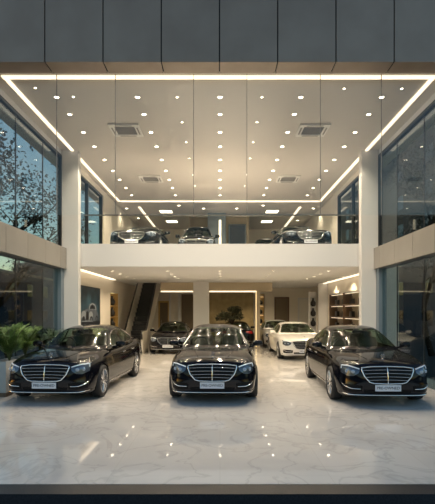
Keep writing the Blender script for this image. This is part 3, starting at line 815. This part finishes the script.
    for i in range(n + 1):
        u = u0 + (u1 - u0) * i / n; t = gt(u); b = .93
        h = max(t - b, .02); e = min(1, h / .45)
        belt = .795 - .04 * max(0, (u - 3.2)) - .05 * max(0, 1.8 - u)
        wr = belt - (belt - .585) * e
        ctrl = [(0, t), (wr * .45, t - .010), (wr * .78, t - .035 * e - .004), (wr * .95, t - .075 * e - .006), (wr + (belt - wr) * .12, t - .135 * e - .008), (wr + (belt - wr) * .5, b + (t - .10 * e - b) * .5), (belt, b), (belt * .5, b - .02), (0, b - .02)]
        sh_f = max(0, 1 - (u - u0) / 1.1); sh_r = max(0, 1 - (u1 - u) / 1.2)
        row = []
        for x, z in section(ctrl, 7):
            q = (x / .795) ** 2
            row.append((x, u - MID + q * (.30 * sh_f - .30 * sh_r), z))
        gr.append(row)
    V, Fc, idx = mirror_grid(gr); Fc.append(tuple(idx[0])); Fc.append(tuple(reversed(idx[-1])))
    gm = bpy.data.meshes.new('tmp'); gm.from_pydata(V, [], Fc)
    bm = bmesh.new(); bm.from_mesh(gm); bmesh.ops.recalc_face_normals(bm, faces=bm.faces[:]); bm.to_mesh(gm); gb = BVHTree.FromBMesh(bm); bm.free()
    if suv:
        dlo = [(1.80, 1.0), (4.20, 1.03), (4.32, 1.12), (4.10, 1.33), (3.2, 1.38), (2.6, 1.37), (2.25, 1.30)]
        rear_top, rear_bot = 1.36, 1.10
    else:
        dlo = [(1.82, .985), (3.72, 1.015), (3.98, 1.075), (3.86, 1.15), (3.55, 1.265), (3.2, 1.325), (2.8, 1.345), (2.45, 1.315), (2.12, 1.19)]
        rear_top, rear_bot = 1.35, 1.05
    wsl = [(-.70, 1.015), (.70, 1.015), (.545, 1.372), (.3, 1.385), (-.3, 1.385), (-.545, 1.372)]
    rwl = [(-.62, rear_bot), (.62, rear_bot), (.50, rear_top), (-.50, rear_top)]
    gp = {}
    for p in gm.polygons:
        c, nn = p.center, p.normal; u = c[1] + MID; k = 'roof'
        if nn[2] > -.1:
            if u < 2.45 and nn[1] < -.20 and inside(wsl, c[0], c[2]): k = 'ws'
            elif u > 3.3 and nn[1] > .18 and inside(rwl, c[0], c[2]): k = 'rw'
            elif abs(nn[0]) > .5 and inside(dlo, u, c[2]) and not (2.70 < u < 2.78) and not (3.42 < u < 3.45): k = ('s1' if u < 2.74 else 's2') + ('r' if c[0] > 0 else 'l')
        gp.setdefault(k, []).append((tuple(p.vertices), 0, tuple(c)))
    vs = [tuple(v.co) for v in gm.vertices]
    sub_mesh(gp['roof'], 'roof', [paint], root)
    sub_mesh(gp.get('ws', []), 'windshield', ['car_glass'], root)
    sub_mesh(gp.get('rw', []), 'rear_window', ['car_glass'], root)
    for s, q in ((1, 'r'), (-1, 'l')):
        sub_mesh(gp['s1' + q], 'side_window', ['car_glass'], doors[(s, 2)]); sub_mesh(gp['s2' + q], 'side_window', ['car_glass'], doors[(s, 3)])
    # ---- projection helpers
    def pf(x, z, off, tree=bvh, rear=False):
        o, d = (Vector((x, 9, z)), Vector((0, -1, 0))) if rear else (Vector((x, -9, z)), Vector((0, 1, 0)))
        h = tree.ray_cast(o, d)[0]
        if h is None:
            h = tree.find_nearest(Vector((x, (MID if rear else -MID), z)))[0]
        return Vector((h.x, h.y + (off if rear else -off), h.z if abs(h.z - z) > .05 else z))
    def ps(u, z, s, off, tree=bvh):
        h = tree.ray_cast(Vector((s * 5, u - MID, z)), Vector((-s, 0, 0)))[0]
        if h is None: h = tree.find_nearest(Vector((s * .9, u - MID, z)))[0]
        return Vector((h.x + s * off, u - MID, z))
    def resample(c, n):
        L = [0]
        for a, b in zip(c[:-1], c[1:]): L.append(L[-1] + math.dist(a, b))
        out = []
        for i in range(n + 1):
            t = L[-1] * i / n
            for k in range(len(L) - 1):
                if t <= L[k+1] + 1e-9:
                    q = (t - L[k]) / max(L[k+1] - L[k], 1e-9); out.append((c[k][0] + (c[k+1][0]-c[k][0]) * q, c[k][1] + (c[k+1][1]-c[k][1]) * q)); break
        return out
    def patch(mb, top, bot, off, fn, n=16, m=6, depth=.03, back=(0, 1, 0), mi=0):
        T, B = resample(top, n), resample(bot, n); rows = []
        for j in range(m + 1):
            q = j / m; rows.append([fn(a[0] + (b[0]-a[0]) * q, a[1] + (b[1]-a[1]) * q, off) for a, b in zip(T, B)])
        bk = Vector(back) * depth
        mb.grid(rows, mi)
        loop = rows[0] + [r[-1] for r in rows[1:]] + rows[-1][::-1][1:] + [r[0] for r in rows[::-1][1:-1]]
        k = len(loop); vv = loop + [p + bk for p in loop]
        mb.add(vv, [(i, (i+1) % k, k + (i+1) % k, k + i) for i in range(k)], mi)
    # ---- grille
    gtop = [(-.475, .735), (-.30, .757), (0, .763), (.30, .757), (.475, .735)]
    gbot = [(-.335, .475), (-.25, .452), (0, .445), (.25, .452), (.335, .475)]
    outline = gtop + [(.470, .68), (.43, .58)] + gbot[::-1] + [(-.43, .58), (-.470, .68)]
    g = MB(); patch(g, gtop, gbot, .008, pf); grille = g.build('grille', 'grille_black', root, R(40))
    dense = []
    for a, b in zip(outline, outline[1:] + outline[:1]):
        for k in range(6): dense.append((a[0] + (b[0]-a[0]) * k / 6, a[1] + (b[1]-a[1]) * k / 6))
    g = MB(); g.tube([pf(x, z, .016) for x, z in dense], .0115, 8, closed=True); g.build('grille_surround', 'chrome', grille, True)
    for z in (.690, .628, .566, .508):
        t = (z - .46) / .28; hwid = .345 + .12 * min(1, t * 1.1)
        g = MB(); pts = [pf(-hwid + 2 * hwid * i / 14, z - .012 * (1 - (i / 7 - 1) ** 2) * -1, .020) for i in range(15)]
        g.tube(pts, .0065, 8); g.build('slat', 'chrome_dark', grille, True)
    g = MB(); g.tube([pf(0, .45 + .31 * i / 6, .024) for i in range(7)], .008, 8); g.build('centre_bar', 'chrome', grille, True)
    # hood ornament: a three-pointed star standing in a ring
    hz = zt(.30) - .005; hy = .30 - MID
    e = MB(); e.lathe([(.022, 0), (.018, .008), (.007, .012), (.006, .028)], (0, hy, hz), n=12)
    cz = hz + .062
    e.tube([(.036 * math.cos(2*math.pi*i/24), hy, cz + .036 * math.sin(2*math.pi*i/24)) for i in range(24)], .0042, 6, closed=True)
    pts = []
    for i in range(6):
        a = math.pi / 2 + i * math.pi / 3; r_ = .035 if i % 2 == 0 else .007
        pts.append((r_ * math.cos(a), hy - .003, cz + r_ * math.sin(a)))
    e.prism(pts, (0, .006, 0)); e.build('hood_ornament', 'chrome', hood, R(40))
    for s in (-1, 1):
        c = MB(); c.tube([bvh.ray_cast(Vector((s * (.30 + .22 * i / 10), .30 + 1.1 * i / 10 - MID, 2)), Vector((0, 0, -1)))[0] + Vector((0, 0, .0005)) for i in range(11)], .006, 6)
        c.build('hood_crease', paint, hood, True)
    # ---- headlights, intakes, bumper trim
    for s in (-1, 1):
        top = [(s * .50, .722), (s * .62, .762), (s * .70, .780), (s * .80, .778)]; bot = [(s * .53, .640), (s * .62, .585), (s * .71, .575), (s * .805, .625)]
        hfn = lambda x, z, off: pf(x, z, off)
        hl = MB(); patch(hl, top, bot, .006, hfn, 14, 8); h = hl.build('headlight', 'lamp_housing', root, R(40))
        d = MB(); d.tube([pf(x, z, .014) for x, z in resample([(s * .515, .715), (s * .62, .748), (s * .70, .766), (s * .785, .762), (s * .80, .70)], 18)], .011, 6); d.build('daytime_strip', 'lamp_clear', h, True)
        for cx, cz_ in ((.63, .665), (.725, .668)):
            q = MB(); c0 = pf(s * cx, cz_, .004); q.lathe([(.036, .0), (.034, -.010), (.026, -.016), (.010, -.019)], c0, axis='y', n=20); q.build('lamp_lens', 'lamp_dark', h, R(40))
        top = [(s * .46, .405), (s * .60, .425), (s * .74, .43), (s * .80, .42)]; bot = [(s * .47, .30), (s * .60, .285), (s * .70, .285), (s * .79, .30)]
        a = MB(); patch(a, top, bot, .004, pf, 12, 5); a = a.build('bumper_intake', 'grille_black', root, R(40))
        f = MB(); f.tube([pf(x, z, .010) for x, z in resample([(s * .50, .345), (s * .66, .352), (s * .77, .39), (s * .80, .425)], 12)], .009, 6); f.build('intake_trim', 'chrome', a, True)
    a = MB(); patch(a, [(-.44, .325), (0, .335), (.44, .325)], [(-.42, .262), (0, .258), (.42, .262)], .004, pf, 16, 3); a.build('lower_intake', 'grille_black', root, R(40))
    a = MB(); a.tube([pf(x, .222 + .03 * (x / .84) ** 4, .007) for x in [-.82 + 1.64 * i / 36 for i in range(37)]], .0105, 8); a.build('bumper_trim', 'chrome', root, True)
    # ---- plates
    def plate(y, z, rear=False):
        o = MB(); sg = 1 if rear else -1
        o.box(-.235, .235, min(y, y + sg * .014), max(y, y + sg * .014), z - .058, z + .058); pl = o.build('license_plate', 'plate_white', root)
        if not rear:
            cu = bpy.data.curves.new('plate_text', 'FONT'); cu.body = 'PRE-OWNED'; cu.size = .072; cu.align_x = 'CENTER'; cu.align_y = 'CENTER'; cu.extrude = .001
            t = bpy.data.objects.new('plate_text', cu); COL.objects.link(t); t.rotation_euler = (R(90), 0, 0); t.location = (0, y - .0155, z)
            bpy.context.view_layer.update()
            me = bpy.data.meshes.new_from_object(t.evaluated_get(bpy.context.evaluated_depsgraph_get())); me.transform(t.matrix_world); bpy.data.objects.remove(t)
            me.materials.clear(); me.materials.append(M['plate_ink'])
            to = bpy.data.objects.new('plate_lettering', me); COL.objects.link(to); to.parent = pl
    plate(-MID - .012, .368); plate(pf(0, .80, 0, rear=True).y + .002, .80, True)
    # ---- tail lamps, rear trim
    for s in (-1, 1):
        t = MB(); patch(t, [(s * .42, .93), (s * .60, .945), (s * .76, .945)], [(s * .44, .82), (s * .60, .80), (s * .77, .79)], .006, lambda x, z, off: pf(x, z, off, rear=True), 12, 5, back=(0, -1, 0)); t.build('tail_lamp', 'lamp_red', root, R(40))
    t = MB(); t.tube([pf(x, .36, .006, rear=True) for x in [-.66 + 1.32 * i / 20 for i in range(21)]], .010, 6); t.build('rear_trim', 'chrome', root, True)
    # ---- mirrors
    for s in (-1, 1):
        mm = MB(); c = Vector((s * .985, 1.83 - MID, 1.04)); rows = []
        for i in range(9):
            a = i / 8 * math.pi; rr = max(math.sin(a), .02) ** .6; yy = -.075 * math.cos(a)
            rows.append([(c.x + .115 * rr * math.copysign(abs(math.cos(b)) ** .7, math.cos(b)), c.y + yy, c.z + .068 * rr * math.copysign(abs(math.sin(b)) ** .7, math.sin(b))) for b in [2*math.pi*k/20 for k in range(21)]])
        mm.grid(rows); mm.tube([(s * .80, 1.85 - MID, .96), (s * .90, 1.84 - MID, .985), (s * .95, 1.83 - MID, 1.02)], [.03, .024, .02], 8)
        mr = mm.build('mirror', paint, doors[(s, 2)], True)
    # ---- chrome window line, handles, sill trim
    for s in (-1, 1):
        dense = []
        for a, b in zip(dlo, dlo[1:] + dlo[:1]):
            for k in range(8): dense.append((a[0] + (b[0]-a[0]) * k / 8, a[1] + (b[1]-a[1]) * k / 8))
        pts = []
        for u, z in dense:
            h = gb.ray_cast(Vector((s * 5, u - MID, z)), Vector((-s, 0, 0)))[0]
            if h is not None: pts.append(Vector((h.x + s * .003, h.y, h.z)))
        c = MB(); c.tube(pts, .010, 6, closed=True); c.build('window_trim', 'chrome', root, True)
        for k, u in ((2, 2.48), (3, 3.32)):
            hd = MB(); p0, p1 = ps(u, .80, s, .012), ps(u + .2, .81, s, .012)
            hd.tube([ps(u - .02, .80, s, -.002), p0, (p0 + p1) / 2 + Vector((s * .012, 0, 0)), p1, ps(u + .22, .81, s, -.002)], .013, 8); hd.build('door_handle', 'chrome', doors[(s, k)], True)
        c = MB(); c.tube([ps(1.35 + 1.95 * i / 20, .26, s, .004) for i in range(21)], .010, 6); c.build('sill_trim', 'chrome', root, True)
    # ---- wheels
    first = {}
    for a in AX:
        for s in (-1, 1):
            cx = s * .80; cy = a - MID
            if s not in first:
                t = MB(); w = .115
                t.lathe([(.245, -w * .85), (.30, -w), (.325, -w * .86), (WR, -w * .6), (WR, w * .6), (.325, w * .86), (.30, w), (.245, w * .85), (.24, 0), (.245, -w * .85)], (0, 0, 0), axis='x', n=44, cap=False)
                wo = t.build('wheel', 'tyre', root, R(50)); first[s] = wo
                r_ = MB(); r_.lathe([(.243, s * .098), (.247, s * .106), (.238, s * .108), (.226, s * .098), (.222, s * .02), (.226, -s * .09)], (0, 0, 0), axis='x', n=44, cap=False)
                for i in range(10):
                    t0 = 2 * math.pi * i / 10
                    for dt in (-.085, .085):
                        t1, t2 = t0 + dt * 1.2, t0 + dt * 2.0
                        P0 = Vector((s * .088, .05 * math.cos(t1), .05 * math.sin(t1))); P1 = Vector((s * .098, .14 * math.cos(t0 + dt), .14 * math.sin(t0 + dt))); P2 = Vector((s * .098, .232 * math.cos(t0 + dt * 1.35), .232 * math.sin(t0 + dt * 1.35)))
                        r_.tube([P0, P1, P2], [.012, .0105, .012], 6)
                r_.build('rim', 'rim_silver', wo, R(40))
                h = MB(); h.lathe([(.062, s * .07), (.062, s * .094), (.045, s * .102), (.01, s * .104)], (0, 0, 0), axis='x', n=24); h.build('hub_cap', 'chrome', wo, R(40))
                b = MB(); b.lathe([(.20, s * .02), (.20, -s * .01)], (0, 0, 0), axis='x', n=32); b.build('brake_disc', 'lamp_housing', wo, R(40))
            else: wo = copy_tree(first[s], root)
            wo.location = (cx, cy, WR)
    # ---- interior
    def seat(x, u):
        q = MB(); rows = []
        for z, hw_, th in ((.96, .25, .07), (1.05, .245, .065), (1.14, .22, .055), (1.17, .16, .045), (1.175, .09, .03)):
            yy = u - MID + (z - .96) * .25
            rows.append([(x + hw_ * math.cos(b), yy + th * math.sin(b), z) for b in [2*math.pi*k/16 for k in range(17)]])
        q.grid(rows)
        rows = []
        for z, hw_, th in ((1.17, .05, .02), (1.19, .12, .045), (1.25, .13, .05), (1.30, .11, .04), (1.31, .05, .02)):
            yy = u - MID + .06
            rows.append([(x + hw_ * math.cos(b), yy + th * math.sin(b), z) for b in [2*math.pi*k/16 for k in range(17)]])
        q.grid(rows); q.build('seat', 'leather', root, True)
    seat(-.37, 2.62); seat(.37, 2.62); seat(-.38, 3.50); seat(.38, 3.50)
    q = MB(); q.tube([(-.37 + .17 * math.cos(2*math.pi*i/20), 2.12 - MID + .05 * math.sin(2*math.pi*i/20), 1.0 + .16 * math.sin(2*math.pi*i/20)) for i in range(20)], .014, 6, closed=True); q.build('steering_wheel', 'rubber_black', root, True)
    q = MB(); q.box(-.13, .13, 2.08 - MID, 2.10 - MID, 1.28, 1.345); q.build('interior_mirror', 'rubber_black', root)
    return root

blk = make_car('paint_black'); suvp = make_car('paint_black', True)
def put(o, x, yfront, z, rz, sc, label, group, yc=None):
    L = MID * sc[1]
    o.location = (x + (math.sin(rz) * -L if False else -L * math.sin(rz)), yfront + L * math.cos(rz), z); o.rotation_euler = (0, 0, rz); o.scale = sc
    tag(o, label, 'car', group); return o
SH = 'black cars parked across the front'
put(blk, -3.38, 8.47, 0, R(-2.5), (1, 1, 1), 'black sedan standing beside the planter with chrome grille', SH)
put(copy_tree(blk), -0.15, 8.45, 0, R(-1.6), (.99, 1, 1.015), 'black sedan in the middle of the front row facing out', SH)
put(copy_tree(blk), 3.12, 8.18, 0, R(-2.5), (1, 1, 1), 'black sedan in the front row with the white sedan close behind', SH)
BK = 'cars parked under the mezzanine'
put(copy_tree(blk), -2.17, 18.3, 0, 0, (.93, .95, .90), 'black sedan parked at the back beside the escalator', BK)
put(copy_tree(blk, None, {'paint_black': 'paint_white'}), 3.1, 15.9, 0, R(0), (1, 1, .93), 'white sedan parked under the mezzanine behind the front row', BK)
put(copy_tree(blk, None, {'paint_black': 'paint_silver'}), 3.0, 21.2, 0, R(0), (.97, .95, .92), 'silver sedan farthest back, behind the white sedan', BK)
put(copy_tree(blk), 0.86, 21.6 + 4.45, 0, R(180), (.97, .9, .87), 'low dark car showing its tail, behind the potted tree', BK)
UPG = 'cars on the mezzanine'
put(copy_tree(blk), -3.12, 15.5, MEZ, R(-2), (1, 1, .93), 'black sedan on the mezzanine with pale plate near the side window', UPG)
put(suvp, -1.0, 18.3, MEZ, R(0), (.90, .70, 1.18), 'dark tall car on the mezzanine just beside the lit pier', UPG)
put(copy_tree(suvp), 2.42, 20.6, MEZ, R(0), (.95, .95, 1.14), 'dark tall car on the mezzanine partly behind the wide grille sedan', UPG)
put(copy_tree(blk), 3.2, 15.5, MEZ, R(3), (1, 1, .95), 'black sedan with wide chrome grille on the mezzanine near plantless glazing', UPG)
